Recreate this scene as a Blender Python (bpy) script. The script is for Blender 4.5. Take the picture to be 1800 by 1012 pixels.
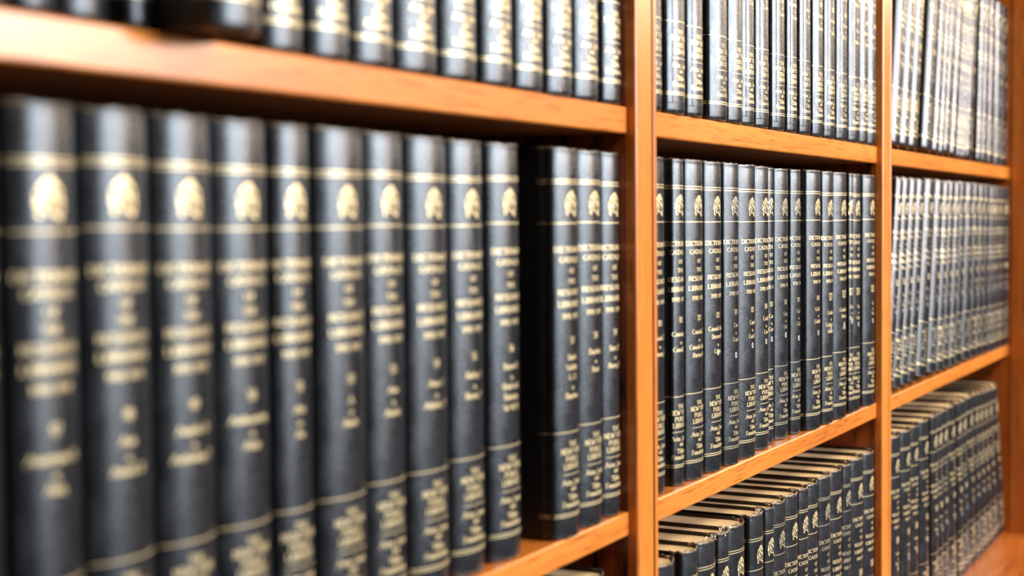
import bpy, bmesh, math, random
from mathutils import Vector, Matrix
random.seed(7)
C = bpy.context.scene.collection
for o in list(bpy.data.objects):
    bpy.data.objects.remove(o)
EYE = 1.46            # camera height above the floor; the case is measured from eye level

# ---------------------------------------------------------------- camera
YAW, PITCH, ROLL = 0.492014068, 0.0449528689, -0.00913418352
F = Vector((math.cos(YAW)*math.cos(PITCH), math.sin(YAW)*math.cos(PITCH), -math.sin(PITCH)))
R0 = Vector((math.sin(YAW), -math.cos(YAW), 0)); U0 = R0.cross(F)
R = R0*math.cos(ROLL) + U0*math.sin(ROLL)
U = -R0*math.sin(ROLL) + U0*math.cos(ROLL)
cd = bpy.data.cameras.new('camera'); cam = bpy.data.objects.new('camera', cd); C.objects.link(cam)
cam.matrix_world = Matrix(((R.x, U.x, -F.x, 0), (R.y, U.y, -F.y, 0), (R.z, U.z, -F.z, EYE), (0, 0, 0, 1)))
cd.sensor_width = 36; cd.lens = 2600/1800*36; cd.clip_start = 0.05; cd.clip_end = 60
cd.dof.use_dof = True; cd.dof.focus_distance = 1.92; cd.dof.aperture_fstop = 3.6
bpy.context.scene.camera = cam

# ---------------------------------------------------------------- world, lights, exposure
sc = bpy.context.scene
sc.view_settings.view_transform = 'Standard'; sc.view_settings.look = 'None'
sc.view_settings.exposure = 0.0; sc.view_settings.gamma = 1.0
sc.view_settings.use_curve_mapping = False
w = bpy.data.worlds.new('room_light'); sc.world = w; w.use_nodes = True
bg = w.node_tree.nodes['Background']; bg.inputs[0].default_value = (1.0, 0.86, 0.74, 1); bg.inputs[1].default_value = 0.025

def area(name, loc, target, sx, sy, power, col):
    l = bpy.data.lights.new(name, 'AREA'); l.shape = 'RECTANGLE'; l.size = sx; l.size_y = sy
    l.energy = power; l.color = col
    o = bpy.data.objects.new(name, l); C.objects.link(o); o.location = loc
    d = Vector(target) - Vector(loc)
    o.rotation_euler = d.to_track_quat('-Z', 'Y').to_euler(); return o
# tall windows in the wall opposite the bookcase (cool daylight) and warm ceiling lamps
area('window_daylight', (3.0, -6.0, EYE+1.40), (2.0, 0.6, EYE+0.2), 2.6, 2.4, 660, (0.78, 0.89, 1.0))
area('side_window_daylight', (5.9, -5.4, EYE+1.50), (2.0, 0.6, EYE+0.2), 1.9, 1.0, 360, (1.0, 0.90, 0.86))
area('far_lamp_light', (10.0, -2.2, EYE+2.1), (2.5, 0.6, EYE+0.3), 3.0, 1.0, 120, (1.0, 0.78, 0.54))
area('ceiling_lamp_light', (2.6, -1.2, EYE+1.9), (2.6, 0.6, EYE-0.4), 5.0, 0.8, 130, (1.0, 0.84, 0.60))

# ---------------------------------------------------------------- materials
def newmat(name):
    m = bpy.data.materials.new(name); m.use_nodes = True
    n = m.node_tree.nodes; return m, n, m.node_tree.links, n['Principled BSDF']
def N(n, t, **kw):
    x = n.new(t)
    for k, v in kw.items():
        if k.startswith('i_'): x.inputs[k[2:].replace('_', ' ')].default_value = v
        else: setattr(x, k, v)
    return x
def ramp(n, stops):
    r = n.new('ShaderNodeValToRGB'); e = r.color_ramp.elements
    while len(e) > 1: e.remove(e[-1])
    e[0].position, e[0].color = stops[0][0], (*stops[0][1], 1)
    for p, c in stops[1:]:
        k = e.new(p); k.color = (*c, 1)
    return r

def wood(name, axis, light, mid, dark, figure=0.35, rough=0.30, scale=1.0):
    """varnished oak, grain running along axis 0/1/2"""
    m, n, l, b = newmat(name)
    tc = N(n, 'ShaderNodeTexCoord'); mp = N(n, 'ShaderNodeMapping')
    s = [26*scale]*3; s[axis] = 1.6*scale; mp.inputs['Scale'].default_value = s
    l.new(tc.outputs['Object'], mp.inputs['Vector'])
    n1 = N(n, 'ShaderNodeTexNoise', i_Scale=1.0, i_Detail=5.0, i_Roughness=0.6, i_Distortion=0.9)
    l.new(mp.outputs[0], n1.inputs['Vector'])
    mp2 = N(n, 'ShaderNodeMapping'); s = [330*scale]*3; s[axis] = 22*scale; mp2.inputs['Scale'].default_value = s
    l.new(tc.outputs['Object'], mp2.inputs['Vector'])
    n2 = N(n, 'ShaderNodeTexNoise', i_Scale=1.0, i_Detail=3.0, i_Roughness=0.55)
    l.new(mp2.outputs[0], n2.inputs['Vector'])
    r1 = ramp(n, [(0.28 if figure > .29 else 0.38, dark), (0.28+figure*0.6 if figure > .29 else 0.47, mid), (0.72, light)])
    l.new(n1.outputs['Fac'], r1.inputs[0])
    r2 = ramp(n, [(0.30, (0.50, 0.42, 0.36)), (0.46, (0.93, 0.91, 0.88)), (1.0, (1, 1, 1))])
    l.new(n2.outputs['Fac'], r2.inputs[0])
    mx = N(n, 'ShaderNodeMix', data_type='RGBA', blend_type='MULTIPLY'); mx.inputs[0].default_value = 0.92
    l.new(r1.outputs[0], mx.inputs[6]); l.new(r2.outputs[0], mx.inputs[7])
    l.new(mx.outputs[2], b.inputs['Base Color'])
    b.inputs['Roughness'].default_value = rough
    b.inputs['Coat Weight'].default_value = 0.22; b.inputs['Coat Roughness'].default_value = 0.25
    bp = N(n, 'ShaderNodeBump', i_Strength=0.12, i_Distance=0.0006)
    l.new(n2.outputs['Fac'], bp.inputs['Height']); l.new(bp.outputs[0], b.inputs['Normal'])
    return m
ORL, ORM, ORD = (0.73, 0.265, 0.047), (0.64, 0.195, 0.028), (0.42, 0.11, 0.014)
M = {}
M['wood_x'] = wood('oak_along_shelf', 0, ORL, ORM, (0.52, 0.15, 0.022), 0.3)
M['wood_z'] = wood('oak_upright', 2, ORL, ORM, (0.55, 0.17, 0.028), 0.3)
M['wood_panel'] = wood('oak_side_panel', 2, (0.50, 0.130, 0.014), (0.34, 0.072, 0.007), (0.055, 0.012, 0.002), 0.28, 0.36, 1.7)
M['wood_end'] = wood('oak_end_panel', 2, (0.62, 0.19, 0.024), (0.50, 0.13, 0.014), (0.34, 0.075, 0.008), 0.4, 0.36, 0.7)
M['wood_groove'] = wood('oak_groove_dark', 2, (0.36, 0.085, 0.014), (0.26, 0.055, 0.009), (0.14, 0.03, 0.006), 0.4, 0.4)  # darker oak colours for the groove faces of the stile
M['wood_top'] = wood('oak_counter', 0, (0.64, 0.20, 0.032), (0.54, 0.145, 0.022), (0.36, 0.08, 0.012), 0.4, 0.34)
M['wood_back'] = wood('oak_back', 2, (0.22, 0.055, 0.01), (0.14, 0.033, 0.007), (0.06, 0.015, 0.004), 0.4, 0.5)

def cloth(name, top_wear):
    m, n, l, b = newmat(name)
    tc = N(n, 'ShaderNodeTexCoord')
    oi = N(n, 'ShaderNodeObjectInfo')
    mp = N(n, 'ShaderNodeMapping'); mp.inputs['Scale'].default_value = (260, 260, 2100)
    l.new(tc.outputs['Object'], mp.inputs['Vector'])
    wv = N(n, 'ShaderNodeTexNoise', i_Scale=1.0, i_Detail=3.0, i_Roughness=0.6); l.new(mp.outputs[0], wv.inputs['Vector'])
    big = N(n, 'ShaderNodeTexNoise', i_Scale=38.0, i_Detail=4.0, i_Roughness=0.65); l.new(tc.outputs['Object'], big.inputs['Vector'])
    cr = ramp(n, [(0.32, (0.0060, 0.0062, 0.0074)), (0.52, (0.0105, 0.0112, 0.0135)), (0.72, (0.026, 0.027, 0.031))])
    add = N(n, 'ShaderNodeMath', operation='MULTIPLY_ADD'); add.inputs[1].default_value = 0.5; 
    l.new(wv.outputs['Fac'], add.inputs[0]); 
    hf = N(n, 'ShaderNodeMath', operation='MULTIPLY'); hf.inputs[1].default_value = 0.5
    l.new(big.outputs['Fac'], hf.inputs[0]); l.new(hf.outputs[0], add.inputs[2]); l.new(add.outputs[0], cr.inputs[0])
    # fraying at head and tail of the spine, real wear through the cloth
    sx = N(n, 'ShaderNodeSeparateXYZ'); l.new(tc.outputs['Object'], sx.inputs[0])
    up = N(n, 'ShaderNodeMapRange'); up.inputs[1].default_value = HB-0.0045; up.inputs[2].default_value = HB-0.0002; l.new(sx.outputs['Z'], up.inputs[0])
    dn = N(n, 'ShaderNodeMapRange'); dn.inputs[1].default_value = 0.0035; dn.inputs[2].default_value = 0.0002; l.new(sx.outputs['Z'], dn.inputs[0])
    mxx = N(n, 'ShaderNodeMath', operation='MAXIMUM'); l.new(up.outputs[0], mxx.inputs[0]); l.new(dn.outputs[0], mxx.inputs[1])
    fr = N(n, 'ShaderNodeTexNoise', i_Scale=420.0, i_Detail=2.0); l.new(tc.outputs['Object'], fr.inputs['Vector'])
    frr = ramp(n, [(0.50-0.10*top_wear, (0, 0, 0)), (0.66-0.06*top_wear, (1, 1, 1))]); l.new(fr.outputs['Fac'], frr.inputs[0])
    wear = N(n, 'ShaderNodeMath', operation='MULTIPLY'); l.new(mxx.outputs[0], wear.inputs[0]); l.new(frr.outputs[0], wear.inputs[1])
    wm = N(n, 'ShaderNodeMath', operation='MULTIPLY'); wm.inputs[1].default_value = 0.35+0.5*top_wear; l.new(wear.outputs[0], wm.inputs[0])
    mc = N(n, 'ShaderNodeMix', data_type='RGBA'); l.new(wm.outputs[0], mc.inputs[0]); l.new(cr.outputs[0], mc.inputs[6])
    mc.inputs[7].default_value = (0.42, 0.30, 0.19, 1)
    l.new(mc.outputs[2], b.inputs['Base Color'])
    rr = N(n, 'ShaderNodeMapRange'); rr.inputs[1].default_value = 0.3; rr.inputs[2].default_value = 0.7; rr.inputs[3].default_value = 0.20; rr.inputs[4].default_value = 0.34
    l.new(big.outputs['Fac'], rr.inputs[0]); l.new(rr.outputs[0], b.inputs['Roughness'])
    b.inputs['Specular IOR Level'].default_value = 0.62
    bp = N(n, 'ShaderNodeBump', i_Strength=0.4, i_Distance=0.0003); l.new(wv.outputs['Fac'], bp.inputs['Height'])
    bp2 = N(n, 'ShaderNodeBump', i_Strength=0.12, i_Distance=0.0020); l.new(big.outputs['Fac'], bp2.inputs['Height'])
    l.new(bp.outputs[0], bp2.inputs['Normal']); l.new(bp2.outputs[0], b.inputs['Normal'])
    return m
HB = 0.368
M['cloth'] = cloth('black_book_cloth', 0.35)
M['cloth_worn'] = cloth('black_book_cloth_worn', 1.0)
def board():
    m, n, l, b = newmat('black_cover_board')
    tc = N(n, 'ShaderNodeTexCoord'); t = N(n, 'ShaderNodeTexNoise', i_Scale=600.0, i_Detail=2.0); l.new(tc.outputs['Object'], t.inputs['Vector'])
    r = ramp(n, [(0.35, (0.006, 0.006, 0.007)), (0.7, (0.014, 0.014, 0.016))]); l.new(t.outputs['Fac'], r.inputs[0])
    l.new(r.outputs[0], b.inputs['Base Color']); b.inputs['Roughness'].default_value = 0.42
    bp = N(n, 'ShaderNodeBump', i_Strength=0.2, i_Distance=0.0003); l.new(t.outputs['Fac'], bp.inputs['Height']); l.new(bp.outputs[0], b.inputs['Normal'])
    return m
M['board'] = board()
def gilt(name, c1, c2):
    m, n, l, b = newmat(name)
    tc = N(n, 'ShaderNodeTexCoord'); t = N(n, 'ShaderNodeTexNoise', i_Scale=900.0, i_Detail=2.0); l.new(tc.outputs['Object'], t.inputs['Vector'])
    r = ramp(n, [(0.30, c2), (0.55, c1)]); l.new(t.outputs['Fac'], r.inputs[0]); l.new(r.outputs[0], b.inputs['Base Color'])
    b.inputs['Metallic'].default_value = 0.45; b.inputs['Roughness'].default_value = 0.38
    return m
M['gilt'] = gilt('gilt_lettering', (0.97, 0.77, 0.43), (0.74, 0.53, 0.26))
M['gilt_dull'] = gilt('rubbed_gilt_lettering', (0.62, 0.52, 0.34), (0.34, 0.28, 0.20))
m, n, l, b = newmat('dark_line_cloth'); b.inputs['Base Color'].default_value = (0.003, 0.003, 0.004, 1); b.inputs['Roughness'].default_value = 0.8; M['crease'] = m  # near-black lines: cloth-edge creases and the cuts in the lion
m, n, l, b = newmat('silver_stamp'); b.inputs['Base Color'].default_value = (0.62, 0.62, 0.60, 1); b.inputs['Metallic'].default_value = 0.3; b.inputs['Roughness'].default_value = 0.4; M['stamp'] = m
m, n, l, b = newmat('library_stamp_ink'); b.inputs['Base Color'].default_value = (0.30, 0.25, 0.20, 1); b.inputs['Roughness'].default_value = 0.9; M['ink'] = m
m, n, l, b = newmat('linen_thread'); b.inputs['Base Color'].default_value = (0.85, 0.74, 0.58, 1); b.inputs['Roughness'].default_value = 0.9; M['thread'] = m
def paper(name, c1, c2):
    m, n, l, b = newmat(name)
    tc = N(n, 'ShaderNodeTexCoord'); mp = N(n, 'ShaderNodeMapping'); mp.inputs['Scale'].default_value = (1500, 9, 9)
    l.new(tc.outputs['Object'], mp.inputs['Vector'])
    t = N(n, 'ShaderNodeTexNoise', i_Scale=1.0, i_Detail=2.0); l.new(mp.outputs[0], t.inputs['Vector'])
    t2 = N(n, 'ShaderNodeTexNoise', i_Scale=30.0, i_Detail=4.0); l.new(tc.outputs['Object'], t2.inputs['Vector'])
    r = ramp(n, [(0.30, c1), (0.6, c2)]); l.new(t.outputs['Fac'], r.inputs[0])
    r2 = ramp(n, [(0.30, (0.80, 0.68, 0.52)), (0.62, (1, 1, 1))]); l.new(t2.outputs['Fac'], r2.inputs[0])
    mx = N(n, 'ShaderNodeMix', data_type='RGBA', blend_type='MULTIPLY'); mx.inputs[0].default_value = 1.0
    l.new(r.outputs[0], mx.inputs[6]); l.new(r2.outputs[0], mx.inputs[7]); l.new(mx.outputs[2], b.inputs['Base Color'])
    b.inputs['Roughness'].default_value = 0.75
    return m
M['paper'] = paper('page_edges', (0.58, 0.42, 0.23), (0.86, 0.70, 0.42))
M['paper_darkened'] = paper('darkened_page_edges', (0.13, 0.085, 0.05), (0.24, 0.165, 0.10))  # page colour darkened to keep bounce light off the shelf undersides
def plain(name, c, r):
    m, n, l, b = newmat(name)
    tc = N(n, 'ShaderNodeTexCoord'); t = N(n, 'ShaderNodeTexNoise', i_Scale=60.0, i_Detail=5.0); l.new(tc.outputs['Object'], t.inputs['Vector'])
    rr = ramp(n, [(0.3, tuple(x*0.7 for x in c)), (0.7, c)]); l.new(t.outputs['Fac'], rr.inputs[0]); l.new(rr.outputs[0], b.inputs['Base Color'])
    b.inputs['Roughness'].default_value = r; return m
M['carpet'] = plain('brown_carpet', (0.03, 0.017, 0.012), 0.95)
M['hole'] = plain('dark_bore', (0.01, 0.006, 0.004), 0.9)

# ---------------------------------------------------------------- mesh builder
class MB:
    def __init__(s): s.v = []; s.f = []; s.m = []; s.slots = []; s.sm = []
    def slot(s, name):
        if name not in s.slots: s.slots.append(name)
        return s.slots.index(name)
    def add(s, verts, faces, mat, smooth=False):
        k = len(s.v); s.v += verts; mi = s.slot(mat)
        for f in faces: s.f.append([k+i for i in f]); s.m.append(mi); s.sm.append(smooth)
    def box(s, x0, x1, y0, y1, z0, z1, mat, c=0.0):
        """box with chamfered edges"""
        if c <= 0:
            v = [(x, y, z) for x in (x0, x1) for y in (y0, y1) for z in (z0, z1)]
            f = [(0, 1, 3, 2), (4, 6, 7, 5), (0, 4, 5, 1), (2, 3, 7, 6), (0, 2, 6, 4), (1, 5, 7, 3)]
            s.add(v, f, mat); return
        X = (x0, x1); Y = (y0, y1); Z = (z0, z1); v = []; idx = {}
        for i in (0, 1):
            for j in (0, 1):
                for k in (0, 1):
                    cx, cy, cz = X[i]+(c if i == 0 else -c), Y[j]+(c if j == 0 else -c), Z[k]+(c if k == 0 else -c)
                    idx[i, j, k, 0] = len(v); v.append((X[i], cy, cz))
                    idx[i, j, k, 1] = len(v); v.append((cx, Y[j], cz))
                    idx[i, j, k, 2] = len(v); v.append((cx, cy, Z[k]))
        f = []
        q = [(0, 0), (1, 0), (1, 1), (0, 1)]
        for i in (0, 1):
            a = [idx[i, p, r, 0] for p, r in q]; f.append(a if i else a[::-1])
            a = [idx[p, i, r, 1] for p, r in q]; f.append(a[::-1] if i else a)
            a = [idx[p, r, i, 2] for p, r in q]; f.append(a if i else a[::-1])
        for i in (0, 1):
            for j in (0, 1):
                a = [idx[i, j, 0, 0], idx[i, j, 1, 0], idx[i, j, 1, 1], idx[i, j, 0, 1]]; f.append(a if (i != j) else a[::-1])
                a = [idx[i, 0, j, 0], idx[i, 1, j, 0], idx[i, 1, j, 2], idx[i, 0, j, 2]]; f.append(a if (i == j) else a[::-1])
                a = [idx[0, i, j, 1], idx[1, i, j, 1], idx[1, i, j, 2], idx[0, i, j, 2]]; f.append(a if (i != j) else a[::-1])
        for i in (0, 1):
            for j in (0, 1):
                for k in (0, 1):
                    a = [idx[i, j, k, 0], idx[i, j, k, 1], idx[i, j, k, 2]]; f.append(a if (i+j+k) % 2 else a[::-1])
        s.add(v, f, mat)
    def prism(s, pts, z0, z1, mat, smooth=False):
        n = len(pts); v = [(x, y, z0) for x, y in pts] + [(x, y, z1) for x, y in pts]
        s.add(v, [[i, (i+1) % n, n+(i+1) % n, n+i] for i in range(n)], mat, smooth)
        s.add(v, [list(range(n))[::-1], list(range(n, 2*n))], mat)
    def tube(s, pts, r, mat, n=5):
        v = []; f = []
        for i, p in enumerate(pts):
            p = Vector(p); q = Vector(pts[min(i+1, len(pts)-1)]) - Vector(pts[max(i-1, 0)])
            q.normalize(); a = q.orthogonal().normalized(); b = q.cross(a)
            for k in range(n):
                t = 2*math.pi*k/n; v.append(tuple(p + a*r*math.cos(t) + b*r*math.sin(t)))
            if i:
                for k in range(n): f.append(((i-1)*n+k, (i-1)*n+(k+1) % n, i*n+(k+1) % n, i*n+k))
        f.append(list(range(n))[::-1]); f.append([(len(pts)-1)*n+k for k in range(n)])
        s.add(v, f, mat, True)
    def build(s, name, parent=None, loc=(0, 0, 0), fix=False):
        me = bpy.data.meshes.new(name); me.from_pydata(s.v, [], s.f)
        for k in s.slots: me.materials.append(M[k])
        me.polygons.foreach_set('material_index', s.m); me.polygons.foreach_set('use_smooth', s.sm); me.update()
        if fix:
            q = bmesh.new(); q.from_mesh(me); bmesh.ops.recalc_face_normals(q, faces=q.faces); q.to_mesh(me); q.free()
        o = bpy.data.objects.new(name, me); C.objects.link(o); o.location = loc
        if parent: o.parent = parent
        return o
def empty(name, loc, label, cat, group=None):
    o = bpy.data.objects.new(name, None); o.empty_display_size = 0.02; C.objects.link(o); o.location = loc
    o['label'] = label; o['category'] = cat
    if group: o['group'] = group
    return o

# ---------------------------------------------------------------- serif stroke lettering
def arc(cx, cy, rx, ry, a0, a1, n=7):
    return [(cx+rx*math.cos(math.radians(a0+(a1-a0)*i/(n-1))), cy+ry*math.sin(math.radians(a0+(a1-a0)*i/(n-1)))) for i in range(n)]
G = {
 'A': (.86, [[(.02, 0), (.43, 1)], [(.43, 1), (.84, 0)], [(.2, .36), (.66, .36)]]),
 'B': (.72, [[(.14, 0), (.14, 1)], [(.14, 1)]+arc(.36, .76, .24, .24, 90, -90)+[(.14, .52)], [(.36, .52)]+arc(.38, .26, .28, .26, 90, -90)+[(.14, 0)]]),
 'C': (.78, [arc(.44, .5, .36, .5, 50, 310, 11)]),
 'D': (.84, [[(.14, 0), (.14, 1)], [(.14, 1)]+arc(.34, .5, .42, .5, 90, -90, 9)+[(.14, 0)]]),
 'E': (.70, [[(.14, 0), (.14, 1)], [(.14, 1), (.64, 1), (.64, .84)], [(.14, .52), (.52, .52)], [(.14, 0), (.66, 0), (.66, .18)]]),
 'F': (.66, [[(.14, 0), (.14, 1)], [(.14, 1), (.62, 1), (.62, .84)], [(.14, .52), (.5, .52)]]),
 'G': (.84, [arc(.44, .5, .36, .5, 50, 330, 11), [(.78, .05), (.78, .42)]]),
 'H': (.86, [[(.14, 0), (.14, 1)], [(.72, 0), (.72, 1)], [(.14, .52), (.72, .52)]]),
 'I': (.36, [[(.18, 0), (.18, 1)]]),
 'J': (.5, [[(.32, 1), (.32, .2), (.2, 0), (.04, .04)]]),
 'K': (.82, [[(.14, 0), (.14, 1)], [(.68, 1), (.18, .48)], [(.34, .62), (.78, 0)]]),
 'L': (.68, [[(.14, 0), (.14, 1)], [(.14, 0), (.62, 0), (.62, .2)]]),
 'M': (1.0, [[(.14, 0), (.14, 1)], [(.14, 1), (.5, .1), (.86, 1)], [(.86, 0), (.86, 1)]]),
 'N': (.88, [[(.14, 0), (.14, 1)], [(.14, 1), (.74, 0)], [(.74, 0), (.74, 1)]]),
 'O': (.86, [arc(.43, .5, .36, .5, 90, 450, 14)]),
 'P': (.70, [[(.14, 0), (.14, 1)], [(.14, 1)]+arc(.36, .74, .26, .26, 90, -90)+[(.14, .48)]]),
 'R': (.80, [[(.14, 0), (.14, 1)], [(.14, 1)]+arc(.36, .75, .25, .25, 90, -90)+[(.14, .5)], [(.38, .5), (.76, 0)]]),
 'S': (.62, [arc(.31, .75, .23, .25, 40, 270, 8)+arc(.31, .25, .25, .25, 90, -140, 8)]),
 'T': (.74, [[(.37, 0), (.37, 1)], [(.04, .82), (.04, 1), (.70, 1), (.70, .82)]]),
 'U': (.84, [[(.14, 1), (.14, .35)]+arc(.42, .32, .28, .32, 180, 360, 8)+[(.70, 1)]]),
 'V': (.82, [[(.04, 1), (.41, 0)], [(.41, 0), (.78, 1)]]),
 'W': (1.1, [[(.04, 1), (.33, 0)], [(.33, 0), (.55, .9)], [(.55, .9), (.78, 0)], [(.78, 0), (1.06, 1)]]),
 'Y': (.8, [[(.04, 1), (.40, .48)], [(.76, 1), (.40, .48)], [(.40, .48), (.40, 0)]]),
 'a': (.52, [arc(.24, .20, .17, .20, 60, 300, 8), [(.12, .56), (.28, .66), (.40, .52), (.40, 0)]]),
 'b': (.56, [[(.12, 0), (.12, 1)], arc(.28, .31, .20, .31, 150, -150, 9)]),
 'c': (.48, [arc(.28, .32, .20, .32, 50, 310, 9)]),
 'd': (.56, [[(.44, 0), (.44, 1)], arc(.28, .31, .20, .31, 30, 330, 9)]),
 'e': (.50, [[(.08, .34), (.46, .34)]+arc(.27, .33, .19, .33, 5, 310, 9)]),
 'f': (.36, [[(.16, 0), (.16, .8), (.26, 1), (.38, .94)], [(.04, .62), (.32, .62)]]),
 'g': (.52, [arc(.24, .40, .17, .24, 90, 450, 9), [(.40, .60), (.40, -.1), (.26, -.28), (.08, -.2)]]),
 'h': (.58, [[(.12, 0), (.12, 1)], [(.12, .5), (.28, .66), (.44, .52), (.44, 0)]]),
 'i': (.28, [[(.14, 0), (.14, .64)], [(.14, .80), (.14, .92)]]),
 'k': (.56, [[(.12, 0), (.12, 1)], [(.44, .64), (.16, .3)], [(.24, .38), (.50, 0)]]),
 'l': (.28, [[(.14, 0), (.14, 1)]]),
 'm': (.86, [[(.12, 0), (.12, .64)], [(.12, .5), (.26, .66), (.42, .52), (.42, 0)], [(.42, .5), (.56, .66), (.72, .52), (.72, 0)]]),
 'n': (.58, [[(.12, 0), (.12, .64)], [(.12, .5), (.28, .66), (.44, .52), (.44, 0)]]),
 'o': (.54, [arc(.27, .32, .20, .32, 90, 450, 11)]),
 'p': (.56, [[(.12, -.3), (.12, .64)], arc(.28, .31, .20, .31, 150, -150, 9)]),
 'q': (.56, [[(.44, -.3), (.44, .64)], arc(.28, .31, .20, .31, 30, 330, 9)]),
 'r': (.42, [[(.12, 0), (.12, .64)], [(.12, .46), (.24, .64), (.38, .60)]]),
 's': (.44, [arc(.22, .48, .14, .16, 40, 270, 6)+arc(.22, .16, .15, .16, 90, -140, 6)]),
 't': (.36, [[(.16, .86), (.16, .1), (.26, 0), (.34, .06)], [(.04, .62), (.32, .62)]]),
 'u': (.58, [[(.12, .64), (.12, .14), (.26, 0), (.44, .14)], [(.44, .64), (.44, 0)]]),
 'v': (.5, [[(.04, .64), (.25, 0)], [(.25, 0), (.46, .64)]]),
 'x': (.5, [[(.04, .64), (.46, 0)], [(.46, .64), (.04, 0)]]),
 'y': (.52, [[(.06, .64), (.28, .05)], [(.48, .64), (.2, -.28), (.06, -.24)]]),
 '0': (.60, [arc(.30, .5, .22, .5, 90, 450, 12)]),
 '1': (.40, [[(.20, 0), (.20, 1)], [(.06, .82), (.20, 1)]]),
 '2': (.58, [arc(.28, .72, .21, .28, 160, -30, 7)+[(.08, .02), (.52, .02), (.52, .14)]]),
 '3': (.56, [arc(.26, .76, .19, .24, 150, -90, 7), arc(.26, .27, .23, .27, 90, -150, 8)]),
 '4': (.60, [[(.44, 0), (.44, 1)], [(.44, 1), (.04, .3), (.58, .3)]]),
 '5': (.56, [[(.50, 1), (.14, 1), (.12, .56)]+arc(.26, .30, .25, .30, 110, -150, 9)]),
 '6': (.58, [[(.46, 1), (.20, .74)]+arc(.30, .29, .22, .29, 160, 500, 10)]),
 '7': (.54, [[(.04, .84), (.04, .98), (.50, .98), (.20, 0)]]),
 '8': (.58, [arc(.29, .75, .18, .24, 90, 450, 10), arc(.29, .26, .22, .26, 90, 450, 10)]),
 '9': (.58, [[(.12, 0), (.40, .30)]+arc(.28, .71, .22, .29, -20, 340, 10)]),
 '-': (.5, [[(.06, .45), (.44, .45)]]),
 ',': (.26, [[(.14, .08), (.08, -.18)]]),
 '.': (.26, [[(.12, 0), (.12, .13)]]),
 ' ': (.36, []),
}
def strip(pts, wfun):
    """a ribbon along a polyline; returns verts and quads"""
    v = []; f = []; n = len(pts)
    for i, p in enumerate(pts):
        a = pts[max(i-1, 0)]; b = pts[min(i+1, n-1)]
        tx, ty = b[0]-a[0], b[1]-a[1]; L = math.hypot(tx, ty) or 1; tx /= L; ty /= L
        w = wfun(tx, ty, i/(n-1) if n > 1 else 0)/2
        v += [(p[0]-ty*w, p[1]+tx*w), (p[0]+ty*w, p[1]-tx*w)]
        if i: f.append((2*i-2, 2*i-1, 2*i+1, 2*i))
    return v, f
THICK, THIN = 0.15, 0.07
def pen(tx, ty, t): return THIN + (THICK-THIN)*min(1, abs(ty)*1.15)
def text2d(s, x0, y0, cap, width=None, adv=1.0):
    """verts/faces of a centred line of serif capitals of height cap, squeezed to width"""
    W = sum(G[c][0] for c in s)
    sx = cap*adv
    if width: sx = width/W
    x = x0 - W*sx/2; V = []; Fc = []
    for c in s:
        wd, st = G[c]
        for pl in st:
            if len(pl) < 2: continue
            # keep corners crisp: split polylines at sharp turns
            v, f = strip(pl, pen); k = len(V)
            V += [(x+a*sx, y0+(b)*cap) for a, b in v]; Fc += [tuple(k+i for i in q) for q in f]
            if len(pl) == 2 and c not in '-,.' or c in 'UJhmnrutf':
                ends = [pl[0], pl[-1]] if len(pl) == 2 else [pl[0]]
                for e, o in ((pl[0], pl[1]), (pl[-1], pl[-2])):
                    dx, dy = e[0]-o[0], e[1]-o[1]
                    if abs(dy) > .6*abs(dx) and (abs(e[1]) < .01 or abs(e[1]-1) < .01 or abs(e[1]-.64) < .01) and abs(dy) > .2:
                        d = .035 if e[1] < .3 else -.035
                        k = len(V); hw = .16
                        V += [(x+(e[0]-hw)*sx, y0+(e[1]+d-.045)*cap), (x+(e[0]+hw)*sx, y0+(e[1]+d-.045)*cap),
                              (x+(e[0]+hw)*sx, y0+(e[1]+d+.045)*cap), (x+(e[0]-hw)*sx, y0+(e[1]+d+.045)*cap)]
                        Fc.append((k, k+1, k+2, k+3))
        x += wd*sx
    return V, Fc

# ---------------------------------------------------------------- a volume
DEPTH = 0.262
class Profile:
    """outer outline of a rounded spine, joint and board, by arc length from the spine's middle"""
    def __init__(s, t, alpha=39):
        a = math.radians(alpha); hx = t/2-0.0010; s.t = t
        s.r = hx/math.sin(a); s.a = a; s.sag = s.r*(1-math.cos(a)); s.half = s.r*a
        s.rest = [(hx, s.sag), (hx-0.0016, s.sag+0.0035), (hx-0.0014, s.sag+0.0062), (t/2-0.0002, s.sag+0.0092), (t/2, s.sag+0.013), (t/2, s.sag+0.035)]
        s.cum = [0]
        for p, q in zip(s.rest, s.rest[1:]): s.cum.append(s.cum[-1]+math.hypot(q[0]-p[0], q[1]-p[1]))
    def at(s, u, off=0.0):
        g = 1 if u >= 0 else -1; u = abs(u)
        if u <= s.half:
            th = u/s.r; x = s.r*math.sin(th); y = s.r-s.r*math.cos(th); nx, ny = math.sin(th), -math.cos(th)
        else:
            w = min(u-s.half, s.cum[-1]); k = 0
            while k < len(s.cum)-2 and s.cum[k+1] < w: k += 1
            p, q = s.rest[k], s.rest[k+1]; L = s.cum[k+1]-s.cum[k]; tt = (w-s.cum[k])/L
            x = p[0]+(q[0]-p[0])*tt; y = p[1]+(q[1]-p[1])*tt; nx, ny = (q[1]-p[1])/L, -(q[0]-p[0])/L
        return g*(x+nx*off), y+ny*off
LINES = [('DICTIONARY', .2600, .0050, .0485), ('CATALOG', .2860, .0047, .0370), ('OF', .3145, .0042, .0095), ('THE', .3410, .0042, .0130),
         ('RESEARCH', .3690, .0048, .0410), ('LIBRARIES', .3990, .0050, .0410), ('1911-1971', .4300, .0044, .0300)]
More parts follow.
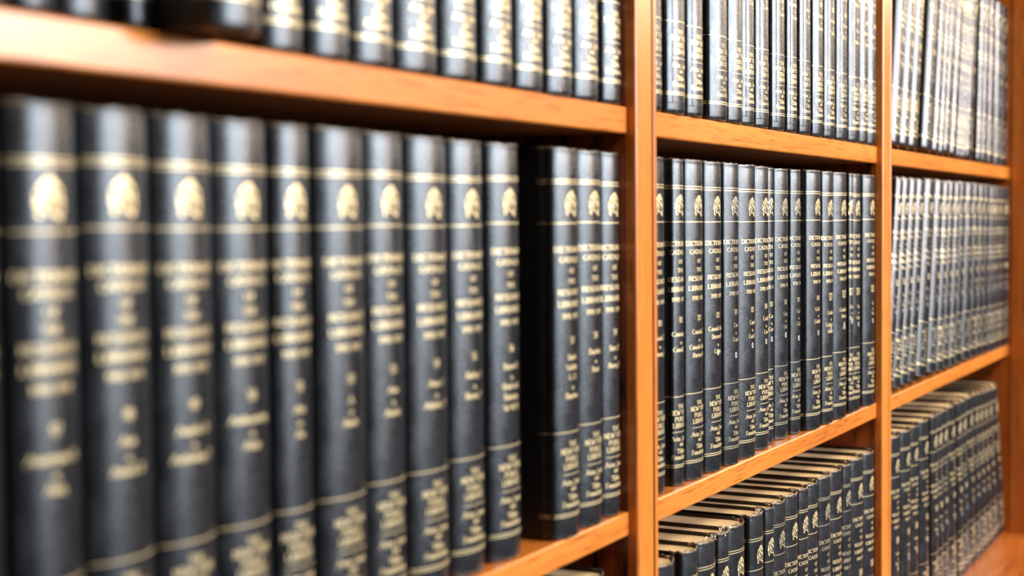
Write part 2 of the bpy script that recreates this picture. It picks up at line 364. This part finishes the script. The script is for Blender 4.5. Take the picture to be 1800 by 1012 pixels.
LOWER = [('THE', .7575, .0044, .0135), ('NEW YORK', .7760, .0050, .0360), ('PUBLIC', .7960, .0048, .0235), ('LIBRARY', .8150, .0050, .0290),
         ('Astor, Lenox', .8560, .0050, .0330), ('and', .8725, .0046, .0085), ('Tilden', .8940, .0050, .0165), ('Foundations', .9130, .0050, .0325)]
LION = [(.02,1.0),(.14,.94),(.24,.84),(.36,.77),(.44,.66),(.43,.55),(.50,.45),(.46,.33),(.49,.20),(.41,.14),(.44,.0),(.34,-.05),(.28,.06),(.20,-.02),(.15,.10),(.05,.12),
        (-.04,.20),(-.12,.12),(-.20,.20),(-.30,.16),(-.27,.06),(-.37,.02),(-.42,.14),(-.40,.28),(-.49,.36),(-.43,.46),(-.47,.58),(-.38,.66),(-.36,.78),(-.24,.84),(-.16,.93)]
LION_CUTS = [[(-.02,.90),(-.16,.76),(-.20,.60),(-.06,.52),(.04,.42),(-.04,.30),(-.18,.27)], [(.10,.82),(.04,.70),(.12,.62),(.22,.60)], [(.20,.72),(.30,.62),(.28,.50)],
             [(-.30,.70),(-.36,.56),(-.28,.44)], [(-.33,.36),(-.28,.24),(-.34,.14)], [(.32,.44),(.22,.34),(.26,.22),(.36,.12)], [(.14,.50),(.10,.36),(.16,.24),(.10,.14)], [(-.12,.44),(-.22,.38),(-.24,.30)],
             [(.38,.34),(.33,.26)], [(-.10,.20),(.0,.27),(.06,.22)]]
def triangulate(poly):
    from mathutils.geometry import tessellate_polygon
    pts = list(poly); tris = [tuple(q) for q in tessellate_polygon([[Vector((x, y, 0)) for x, y in poly]])]
    for _ in range(3):                     # small triangles, so that the emblem follows the round of the spine
        mid = {}; out = []
        def m(a, b):
            k = (min(a, b), max(a, b))
            if k not in mid: pts.append(((pts[a][0]+pts[b][0])/2, (pts[a][1]+pts[b][1])/2)); mid[k] = len(pts)-1
            return mid[k]
        for a, b, c in tris:
            d, e, f = m(a, b), m(b, c), m(c, a); out += [(a, d, f), (d, b, e), (f, e, c), (d, e, f)]
        tris = out
    return pts, tris
LION_PTS, LION_TRIS = triangulate(LION)

BOOK_BIT = 0
def make_book(x, t, Y, lean, z, label, group, num, vol, style):
    """style keys: big (numeral height), gold material, worn, crease, thread, marks"""
    rnd = random.Random(int(x*7919+z*313)+num)
    zs = EYE+z+.0003
    root = empty('book', (x+t/2, Y, zs), label, 'book', group)
    h = HB
    if lean:
        ph = math.atan(lean); s_, c_ = math.sin(ph), math.cos(ph)
        if lean > 0:      # tops lean right: stands on its right lower edge
            px = x+t/c_; root.location = (px-c_*t/2, Y, zs+s_*t/2)
        else:
            root.location = (x+c_*t/2, Y, zs-s_*t/2)
        root.rotation_euler = (0, ph, 0)
    P = Profile(t, style.get('alpha', 39)); cm = 'cloth_worn' if style.get('worn') else 'cloth'
    # ---- spine: rounded shell with turned-in head and tail, joint on both sides
    mb = MB(); U_end = P.half+P.cum[4]
    us = [-U_end, -P.half-P.cum[3], -P.half-P.cum[2], -P.half-P.cum[1]] + [P.half*(-1+2*i/14) for i in range(15)] + [P.half+P.cum[1], P.half+P.cum[2], P.half+P.cum[3], U_end]
    tail = style.get('tail', .35)
    zr = [(0.0012, -.0042, 0), (0.0, -.0030*tail-.0004, 1), (0.0006*tail, -.0014*tail, 1), (.0022*tail, -.0004*tail, 0), (.0055*tail, .0, 0), (.03, 0, 0), (.34*h, 0, 0), (.66*h, 0, 0), (h-.03, 0, 0), (h-.0060, .0, 0),
          (h-.0034, -.0003, 0), (h-.0012, 0.0002, 0), (h-.0003, -.0002, 1), (h+.0002, -.0013, 1), (h-.0010, -.0028, 0), (h-.009, -.0030, 0)]
    v = []; f = []
    for zi, (zz, off, jit) in enumerate(zr):
        for ui, u in enumerate(us):
            jw = ((rnd.random()-.5) if zz > h/2 else rnd.random()*.4)*(.0026 if style.get('worn') else .0018) if jit else 0
            a, bb = P.at(u, off + (0.0 if jit == 0 else (rnd.random()-.5)*.0003))
            dip = 0
            if zz > h-.012: dip = -0.0006*max(0, 1-abs(u)/P.half)*1.0     # head cap sits a little lower mid-spine
            v.append((a, bb, zz+jw+dip*(1 if zz > h-.003 else 0)))
    nu = len(us)
    for i in range(len(zr)-1):
        for j in range(nu-1): f.append((i*nu+j, i*nu+j+1, (i+1)*nu+j+1, (i+1)*nu+j))
    mb.add(v, f, cm, True)
    gm = 'gilt_dull' if style.get('dull') else 'gilt'; tm = 'gilt_dull' if style.get('dulltext') else gm
    def put(V, Fc, mat, off=.00022):
        mb.add([(*P.at(a, off), b_) for a, b_ in V], Fc, mat, True)
    def rule(fr, wd, u0, u1, mat=None, off=.00022):
        n = 22; V = []; Fc = []
        for i in range(n+1):
            u = u0+(u1-u0)*i/n; V += [(u, h*(1-fr)-wd/2), (u, h*(1-fr)+wd/2)]
            if i: Fc.append((2*i-2, 2*i, 2*i+1, 2*i-1))
        put(V, Fc, mat or gm, off)
    ue = P.half+P.cum[4]*.98
    dz = style.get('shift', 0.0)
    for fr in (.0835, .0915): rule(fr+dz, .0008, -ue, ue)
    rule(.193+dz, .0008, -ue, ue)
    rule(.727+dz, .0007, -ue, ue); 
    for fr in (.9365, .943): rule(fr+dz, .0008, -ue, ue)
    rule(.8355+dz, .0006, -.017, .017)
    off_c = style.get('cx', 0.0)
    if not style.get('nolion'):
        # lion emblem, cut through by dark mane strokes
        LW, LH = .0215, .0240; zc = h*(1-(.1435+dz))-LH*.475
        V = [(off_c+a*LW, zc+b_*LH) for a, b_ in LION_PTS]
        put(V, LION_TRIS, gm, .0002)
        for cpl in LION_CUTS:
            # smooth the stroke
            pts = [cpl[0]]
            for p0, p1 in zip(cpl, cpl[1:]): pts += [((p0[0]+p1[0])/2, (p0[1]+p1[1])/2), p1]
            V, Fc = strip([(off_c+a*LW, zc+b_*LH) for a, b_ in pts], lambda tx, ty, q: .0021*(1-.5*abs(2*q-1)))
            put(V, Fc, 'crease', .00034)
    for s_, fr, cap, wd in LINES:
        V, Fc = text2d(s_, off_c, h*(1-(fr+dz))-cap/2, cap, wd, .95); put(V, Fc, tm)
    cap = style.get('big', .0060)
    V, Fc = text2d(str(num), off_c, h*(1-(.492+dz))-cap/2, cap, None, .95 if cap > .007 else 1.12); put(V, Fc, gm)
    y = .535 if cap < .007 else .555
    for ln in vol:
        V, Fc = text2d(ln, off_c, h*(1-(y+dz))-.0025, .0050 if ln not in ('to', '-') else .0040, None, 1.22); put(V, Fc, tm)
        y += .0255 if len(ln) > 2 else .022
    for s_, fr, cap, wd in LOWER:
        V, Fc = text2d(s_, off_c, h*(1-(fr+dz))-cap/2, cap, wd, .95); put(V, Fc, tm)
    if style.get('stamp'):
        V, Fc = strip(arc(off_c, h*(1-style['stamp']), .0022, .0030, 90, 450, 12), lambda a, b_, q: .0016); put(V, Fc, 'stamp')
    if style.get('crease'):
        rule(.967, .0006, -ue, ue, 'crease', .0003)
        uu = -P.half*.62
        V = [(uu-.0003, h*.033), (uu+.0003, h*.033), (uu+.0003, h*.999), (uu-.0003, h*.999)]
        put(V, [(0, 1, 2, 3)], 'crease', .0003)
    mb.build('spine', root)
    # ---- boards
    y0 = P.sag+.0088
    for sgn, nm in ((-1, 'front_cover'), (1, 'back_cover')):
        b_ = MB(); xo = sgn*t/2; xi = sgn*(t/2-.0034)
        b_.box(min(xo, xi), max(xo, xi), y0, DEPTH, 0, h, 'board', .0007); b_.build(nm, root)
    # ---- page block: rounded to the spine, hollow fore edge
    b_ = MB(); hw = t/2-.0040; pts = []; nn = 10
    for i in range(nn+1):
        q = -1+2*i/nn; pts.append((q*hw*.985, .0030+(P.sag-.0005)*q*q))
    pts.append((hw, P.sag+.006)); pts.append((hw, DEPTH-.006))
    for i in range(1, 6):
        q = 1-2*i/6; pts.append((q*hw, DEPTH-.006-.006*(1-q*q)))
    pts += [(-hw, DEPTH-.006), (-hw, P.sag+.006)]
    b_.prism(pts, .0035, h-.0036, style.get('paper', 'paper'))
    if style.get('marks'):
        for yy in (.050, .125):
            xm = rnd.uniform(-.25, .1)*t
            for k in range(rnd.randint(4, 6)):
                x0 = xm+rnd.uniform(-.001, .001); ya = yy+k*.0052
                pl = [(x0-.004+rnd.uniform(0, .002), ya), (x0+.003, ya+rnd.uniform(-.001, .002)), (x0+rnd.uniform(-.003, .003), ya+.003)][:rnd.choice((2, 3))]
                V, Fc = strip(pl, lambda a, c, q: .0005)
                b_.add([(a, c, h-.0035) for a, c in V], Fc, 'ink')
    b_.build('page_block', root)
    if style.get('thread'):
        b_ = MB()
        for k in range(7):
            p = [rnd.uniform(-.3, .5)*t, .004+rnd.random()*.008, h-.006]; pts = [tuple(p)]
            for q in range(4):
                p = [p[0]+rnd.uniform(-.002, .004), p[1]+rnd.uniform(-.003, .0025), min(p[2]+rnd.uniform(.0005, .003), h+.004)]; pts.append(tuple(p))
            b_.tube(pts, .00035+rnd.random()*.0004, 'thread', 4)
        b_.build('frayed_headband', root)
    return root

# ---------------------------------------------------------------- bookcase
Hf, Ys, Yb = 0.600, 0.610, 0.905
ZT, ZC = 0.86, -0.743
SH = {'a': (.1155, .0883), 'b': (-.2997, -.3246)}
BAYS = [(0.400, 1.3898), (1.4451, 2.3892), (2.4472, 3.6060)]
UPR = [(0.345, 0.400), (1.3898, 1.4451), (2.3892, 2.4472)]
case = empty('bookcase', (2.0, 0.75, 0), 'tall golden oak bookcase with three bays of shelves full of black volumes', 'bookcase')
def part(mb, name):
    o = mb.build(name, case, fix=True); o.location = (-2.0, -0.75, 0); return o
for x0, x1 in UPR:
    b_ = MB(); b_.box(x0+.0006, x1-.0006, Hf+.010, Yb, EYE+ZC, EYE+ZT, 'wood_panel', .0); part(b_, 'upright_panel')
    # moulded face stile: wide flat, quirk groove, narrow bead
    b_ = MB(); w_ = x1-x0; g0 = x0+w_*.735; g1 = x0+w_*.825; c = .0022; dy = .0035; yb = Hf+.012
    prof = [(x0, yb), (x0, Hf+c), (x0+c*.35, Hf+c*.4), (x0+c, Hf), (g0-.0008, Hf), (g0, Hf+.0006), (g0, Hf+dy), (g1, Hf+dy), (g1, Hf+.0008), (g1+.001, Hf+.0001),
            (x1-.0025, Hf+.0001), (x1-.0008, Hf+.001), (x1, Hf+.003), (x1, yb)]
    n = len(prof); z0, z1 = EYE+ZC, EYE+ZT
    vv = [(a, b2, z0) for a, b2 in prof]+[(a, b2, z1) for a, b2 in prof]
    b_.add(vv, [(i, (i+1) % n, n+(i+1) % n, n+i) for i in range(n)]+[list(range(n))[::-1], list(range(n, 2*n))], 'wood_z')
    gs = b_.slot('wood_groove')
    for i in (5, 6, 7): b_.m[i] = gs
    part(b_, 'face_stile')
for bi, (x0, x1) in enumerate(BAYS):
    for k in ('a', 'b'):
        zt, zb = SH[k]; b_ = MB()
        # shelf with eased front edges
        c = .0016; pr = [(Ys+c, EYE+zb), (Ys+.0002, EYE+zb+c), (Ys, EYE+zt-c), (Ys+c*.4, EYE+zt-c*.4), (Ys+c*1.2, EYE+zt), (Yb-.002, EYE+zt), (Yb-.002, EYE+zb)]
        n = len(pr); seg = 6; v = []
        for i in range(seg+1):
            xx = x0+.0005+(x1-x0-.001)*i/seg
            v += [(xx, a, b2) for a, b2 in pr]
        f = []
        for i in range(seg):
            for j in range(n):
                q = (j+1) % n; f.append((i*n+j, i*n+q, (i+1)*n+q, (i+1)*n+j))
        f += [list(range(n)), [seg*n+j for j in range(n)][::-1]]
        b_.add(v, f, 'wood_x'); part(b_, 'shelf')
    b_ = MB(); b_.box(x0+.0005, x1-.0005, Ys, Yb-.002, EYE+.530, EYE+.556, 'wood_x', .001); part(b_, 'shelf')
C1Z = -.7205
b_ = MB(); b_.box(BAYS[0][0]+.0005, BAYS[0][1]-.0005, Ys, Yb-.002, EYE+C1Z-.0222, EYE+C1Z, 'wood_x', .001); part(b_, 'shelf')
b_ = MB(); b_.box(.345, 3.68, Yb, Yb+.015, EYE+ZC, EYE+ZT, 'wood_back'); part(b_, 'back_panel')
b_ = MB(); b_.box(3.6062, 3.662, Hf+.006, Yb, EYE+ZC, EYE+ZT, 'wood_end'); part(b_, 'end_panel')
b_ = MB(); b_.box(3.6040, 3.664, Hf-.150, Hf+.0055, EYE+ZC, EYE+ZT, 'wood_end', .0015); part(b_, 'end_pilaster')
b_ = MB(); b_.box(.33, 3.68, Hf-.03, Yb+.015, EYE+ZT, EYE+ZT+.06, 'wood_x', .004); b_.box(.31, 3.70, Hf-.07, Yb+.015, EYE+ZT+.06, EYE+ZT+.09, 'wood_x', .006); part(b_, 'cornice')
# small bored hole for a shelf pin, seen on the end panel under the far shelf
b_ = MB()
b_.add([(3.6058, .653+.004*math.cos(i*math.pi/6), EYE-.370+.004*math.sin(i*math.pi/6)) for i in range(12)]+[(3.6061, .653+.004*math.cos(i*math.pi/6), EYE-.370+.004*math.sin(i*math.pi/6)) for i in range(12)],
       [list(range(12)), list(range(12, 24))[::-1]]+[(i, 12+i, 12+(i+1) % 12, (i+1) % 12) for i in range(12)], 'hole'); part(b_, 'shelf_pin_hole')
# base cabinet and counter
ct = empty('countertop', (2.0, .68, EYE+ZC), 'continuous orange oak counter the bookcase stands on, seen at lower right', 'countertop')
b_ = MB(); b_.box(.30, 3.75, .5575, Yb+.015, EYE+ZC-.036, EYE+ZC-.0002, 'wood_top', .0006); o = b_.build('counter_board', ct); o.location = (-2.0, -.68, -(EYE+ZC))
b_ = MB(); b_.box(.30, 3.75, .430, .5570, EYE+ZC-.036, EYE+ZC-.0002, 'wood_top', .0010); o = b_.build('front_nosing', ct); o.location = (-2.0, -.68, -(EYE+ZC))
base = empty('base_cabinet', (2.0, .7, 0), 'oak base cabinet carrying the counter below the open shelves', 'cabinet')
b_ = MB(); b_.box(.34, 3.70, .50, Yb+.01, .08, EYE+ZC-.036, 'wood_z', .002); b_.build('cabinet_body', base).location = (-2.0, -.7, 0)
b_ = MB(); b_.box(.34, 3.70, .53, Yb+.01, 0, .08, 'wood_x', .0); b_.build('plinth', base).location = (-2.0, -.7, 0)
for i in range(6):
    x0 = .37+i*.55; d = MB(); d.box(x0, x0+.53, .482, .4995, .12, EYE+ZC-.06, 'wood_z', .003)
    d.box(x0+.07, x0+.46, .478, .483, .19, EYE+ZC-.13, 'wood_z', .002)
    d = d.build('cabinet_door', base); d.location = (-2.0, -.7, 0)
fl = MB(); fl.box(-3, 9, -4.2, 1.2, -.05, 0, 'carpet'); fo = fl.build('floor'); fo['kind'] = 'structure'
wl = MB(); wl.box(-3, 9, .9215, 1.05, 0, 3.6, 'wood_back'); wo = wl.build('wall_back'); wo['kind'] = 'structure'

# ---------------------------------------------------------------- the volumes
BOOKS = {
 'a1': [(0.5527,0.0272,0.612,0), (0.5805,0.0337,0.612,0), (0.6149,0.0433,0.612,0), (0.6680,0.0235,0.612,0), (0.6925,0.0520,0.566,0), (0.8021,0.0484,0.612,0), (0.8543,0.0544,0.612,0), (0.9093,0.0598,0.612,0), (0.9697,0.0660,0.612,0), (1.0362,0.0644,0.612,0), (1.1012,0.0600,0.611,0), (1.1618,0.0581,0.611,0), (1.2231,0.0584,0.611,0), (1.2821,0.0590,0.611,0), (1.3417,0.0475,0.610,0)],
 'b1': [(0.5180,0.0579,0.614,0), (0.5765,0.0547,0.612,0), (0.6319,0.0605,0.612,0), (0.6929,0.0585,0.613,0), (0.7520,0.0610,0.615,0), (0.8136,0.0467,0.616,0), (0.8609,0.0660,0.612,0), (0.9283,0.0578,0.616,0), (0.9867,0.0660,0.615,0), (1.0558,0.0617,0.618,0), (1.1181,0.0628,0.616,0), (1.2253,0.0579,0.607,0), (1.2838,0.0580,0.610,0), (1.3425,0.0465,0.613,0)],
 'a2': [(1.4465,0.0465,0.608,0), (1.5023,0.0564,0.606,0), (1.5611,0.0514,0.606,0), (1.6348,0.0630,0.606,0), (1.6984,0.0527,0.607,0), (1.7518,0.0470,0.609,0), (1.8082,0.0528,0.610,0), (1.8711,0.0534,0.609,0), (1.9311,0.0438,0.609,0), (1.9862,0.0498,0.608,0), (2.0440,0.0492,0.607,0), (2.1060,0.0522,0.608,0), (2.1708,0.0554,0.608,0), (2.2354,0.0580,0.607,0), (2.2939,0.0468,0.607,0), (2.3414,0.0471,0.607,0)],
 'b2': [(1.4593,0.0635,0.616,0), (1.5381,0.0339,0.617,0), (1.5726,0.0581,0.613,0), (1.6313,0.0582,0.612,0), (1.6901,0.0552,0.610,0), (1.7460,0.0660,0.610,0), (1.8226,0.0559,0.616,0), (1.8790,0.0262,0.622,0), (1.9188,0.0590,0.621,0), (1.9784,0.0452,0.619,0), (2.0242,0.0660,0.608,0), (2.0928,0.0518,0.607,0), (2.1522,0.0660,0.606,0), (2.2328,0.0218,0.610,0), (2.2553,0.0500,0.610,0), (2.3224,0.0655,0.607,0)],
 'c2': [(1.4648,0.0654,0.608,0), (1.5458,0.0509,0.608,0), (1.5973,0.0596,0.608,0), (1.6575,0.0389,0.608,0), (1.6970,0.0654,0.608,0), (1.7767,0.0542,0.608,0), (1.8314,0.0356,0.608,0), (1.8676,0.0553,0.608,0), (1.9234,0.0555,0.608,0), (1.9795,0.0434,0.608,0), (2.0235,0.0460,0.608,0), (2.0804,0.0576,0.608,0), (2.1386,0.0621,0.608,0), (2.2013,0.0418,0.608,0), (2.2574,0.0654,0.608,0), (2.3280,0.0600,0.608,0)],
 'a3': [(2.5062,0.0640,0.611,0.19), (2.5743,0.0597,0.611,0.195), (2.6359,0.0560,0.611,0.2), (2.7438,0.0640,0.611,0.205), (2.8226,0.0476,0.611,0.21), (2.8720,0.0394,0.611,0.215), (2.9131,0.0625,0.611,0.215), (2.9779,0.0480,0.611,0.215), (3.0297,0.0265,0.611,0.21), (3.0593,0.0242,0.611,0.205), (3.0867,0.0272,0.611,0.2), (3.1282,0.0640,0.611,0.165), (3.2448,0.0449,0.611,0.12), (3.3019,0.0599,0.611,0.09), (3.3739,0.0640,0.611,0.06), (3.4644,0.0621,0.611,0.02), (3.5347,0.0640,0.611,0)],
 'b3': [(2.4732,0.0444,0.611,0.2), (2.5212,0.0532,0.611,0.195), (2.5780,0.0493,0.611,0.19), (2.6290,0.0520,0.611,0.2), (2.7042,0.0640,0.611,0.2), (2.7921,0.0609,0.611,0.19), (2.8623,0.0455,0.611,0.17), (2.9147,0.0575,0.611,0.155), (2.9774,0.0444,0.611,0.145), (3.0341,0.0640,0.611,0.115), (3.1161,0.0639,0.611,0.1), (3.1867,0.0635,0.611,0.085), (3.2542,0.0526,0.611,0.077), (3.3140,0.0640,0.611,0.06), (3.3878,0.0382,0.611,0.04), (3.4323,0.0381,0.611,0.025), (3.4767,0.0568,0.611,0.01), (3.5380,0.0488,0.611,0), (3.5876,0.0172,0.611,0)],
 'c3': [(2.5142,0.0640,0.612,0), (2.5955,0.0640,0.612,-0.005), (2.6667,0.0500,0.612,-0.01), (2.7471,0.0640,0.612,-0.03), (2.8419,0.0485,0.612,-0.055), (2.8930,0.0378,0.612,-0.06), (2.9324,0.0520,0.612,-0.062), (2.9986,0.0640,0.612,-0.068), (3.0845,0.0390,0.612,-0.09), (3.1336,0.0500,0.612,-0.115), (3.1986,0.0640,0.612,-0.125), (3.2755,0.0422,0.612,-0.14), (3.3374,0.0457,0.612,-0.19), (3.3994,0.0492,0.612,-0.23), (3.4654,0.0540,0.612,-0.27), (3.5437,0.0569,0.612,-0.3)],
 'c1': [(1.1820,0.0570,0.613,0), (1.2400,0.0580,0.613,0), (1.2990,0.0500,0.613,0)],
}
ORD = ['zeroth', 'first', 'second', 'third', 'fourth', 'fifth', 'sixth', 'seventh', 'eighth', 'ninth', 'tenth', 'eleventh', 'twelfth', 'thirteenth', 'fourteenth', 'fifteenth', 'sixteenth', 'seventeenth', 'eighteenth', 'nineteenth']
START = {'a1': 31, 'b1': 46, 'c1': 73, 'a2': 94, 'b2': 110, 'c2': 126, 'a3': 143, 'b3': 161, 'c3': 180}
SHELFZ = {'a': SH['a'][0], 'b': SH['b'][0], 'c': ZC}
VOL = {47: ['Ameriquia B', 'to', 'Amq'], 48: ['Amr', 'to', 'Amuta B'], 49: ['Angelo, B', 'to', 'Anthology T'], 50: ['Anthropology', 'to', 'Antip'], 51: ['Ant', 'to', 'Ao'],
       52: ['A', 'to', 'Annet'], 53: ['Asia', 'to', 'Asiatic'], 54: ['Asso, I', 'to', 'Athletic, T'], 55: ['Bailey, I', 'to', 'Baron, F'], 56: ['Baron B', 'to', 'Bask and', 'Banning', 'Sir W. B'],
       57: ['Basle', 'Schiller', 'G. D', 'to', 'Baptista'], 58: ['Bapthon', 'to', 'Baris'], 59: ['Bart, F', 'to', 'Barry, F'],
       110: ['Canada, C', 'to', 'Canning, J'], 111: ['Canning, J', 'to', 'Canals, R'], 112: ['Canada, C', 'to', 'Canada Statis', 'Bureau M'], 113: ['Canada Statis', 'Bureau N', 'to', 'Canaq'],
       114: ['Can', 'to', 'Capel'], 115: ['Capel', 'to', 'Card, I'], 116: ['Cardy', 'to', 'Caro'], 117: ['Caro', 'to', 'Carol'], 118: ['Carp', 'to', 'Cart'], 119: ['Carl', 'to', 'Cath'],
       120: ['Cath, I', 'to', 'Catholic'], 121: ['Catholic', 'to', 'Catholic C', 'Roman'], 122: ['Catholic C', 'Roman', 'to', 'Cau'], 123: ['Catc', 'to', 'Cayl'], 124: ['Cay', 'to', 'Cens'], 125: ['Ce', 'to', 'Cer']}
STUB = ['Cert', 'Char', 'Chem', 'Chic', 'Chin', 'Clar', 'Coll', 'Comm', 'Cong', 'Cont', 'Corn', 'Dan', 'Den', 'Dict', 'Dom', 'Eco', 'Edu', 'Elec', 'Eng']
ROWN = {'a': 'top shelf', 'b': 'middle shelf', 'c': 'bottom row'}
BAYN = {'1': 'left', '2': 'centre', '3': 'right'}
LOOK = {'a1': 'blurred black cloth volume', 'b1': 'black cloth volume', 'c1': 'black volume showing its cream page tops', 'a2': 'pale-glinting black cloth volume',
        'b2': 'black cloth catalogue volume', 'c2': 'black volume with cream page tops showing', 'a3': 'slanting glossy black volume', 'b3': 'worn black volume', 'c3': 'frayed black volume'}
for key, rows in BOOKS.items():
    zz = SHELFZ[key[0]] if key != 'c1' else C1Z
    nrow = len(rows)
    for i, (x, t, Y, lean) in enumerate(rows):
        num = START[key]+i
        st = {'stamp': None, 'cx': -.0020}
        rr = random.Random(num*17)
        st['shift'] = rr.uniform(-.0035, .0035)
        if num > 120: st['big'] = .0102
        if num >= 113 and key in ('b2', 'c2', 'b3', 'a3', 'c3'): st['stamp'] = .625+rr.uniform(-.012, .012)
        if key in ('b3', 'c3', 'c2'): st['worn'] = True
        if key == 'c2': st['marks'] = True; st['thread'] = i in (2, 3, 5, 11)
        if key == 'c1': st['marks'] = True
        st['paper'] = 'paper' if key[0] == 'c' else 'paper_darkened'
        st['tail'] = 1.0 if key[0] == 'a' else .3
        st['dulltext'] = (key == 'b3' and i % 5 != 1) or (key == 'c3' and i in (5, 6, 9, 11)) or (key == 'a3' and i >= 3) or (key == 'a2' and i % 3 == 0)
        if key == 'a2': st['crease'] = i in (1, 2, 5, 6, 7, 8, 9, 11, 12, 13)
        if num in (114, 118, 119, 133, 137, 139): st['dull'] = True
        vol = VOL.get(num) or [STUB[num % 19]+rr.choice(['', ', A', 'er']), 'to', STUB[(num+1) % 19]+rr.choice(['', 'on', ', T'])]
        if key[1] == '1':
            pos = ORD[nrow-i]+' from the right end'
        else:
            pos = ORD[i+1]+' from the left'
        look = LOOK[key]
        if key in ('b1', 'b2') : look += ' numbered %d' % num
        if key == 'a1' and i == 4: look = 'black volume jutting over the shelf edge'
        if key in ('b3',) and lean == 0: look = 'upright '+look
        if key == 'c3': look = ('steeply leaning ' if lean < -.18 else 'leaning ' if lean < -.05 else 'upright ')+look
        if key == 'a3' and lean <= .06: look = 'upright glossy black volume'
        lab = '%s, %s, %s bay %s' % (look, pos, BAYN[key[1]], ROWN[key[0]])
        if len(lab.split()) > 16: print('LONG', lab)
        make_book(x, t, Y, lean, zz, lab, 'black catalogue volumes on the %s of the %s bay' % (ROWN[key[0]], BAYN[key[1]]), num, vol, st)
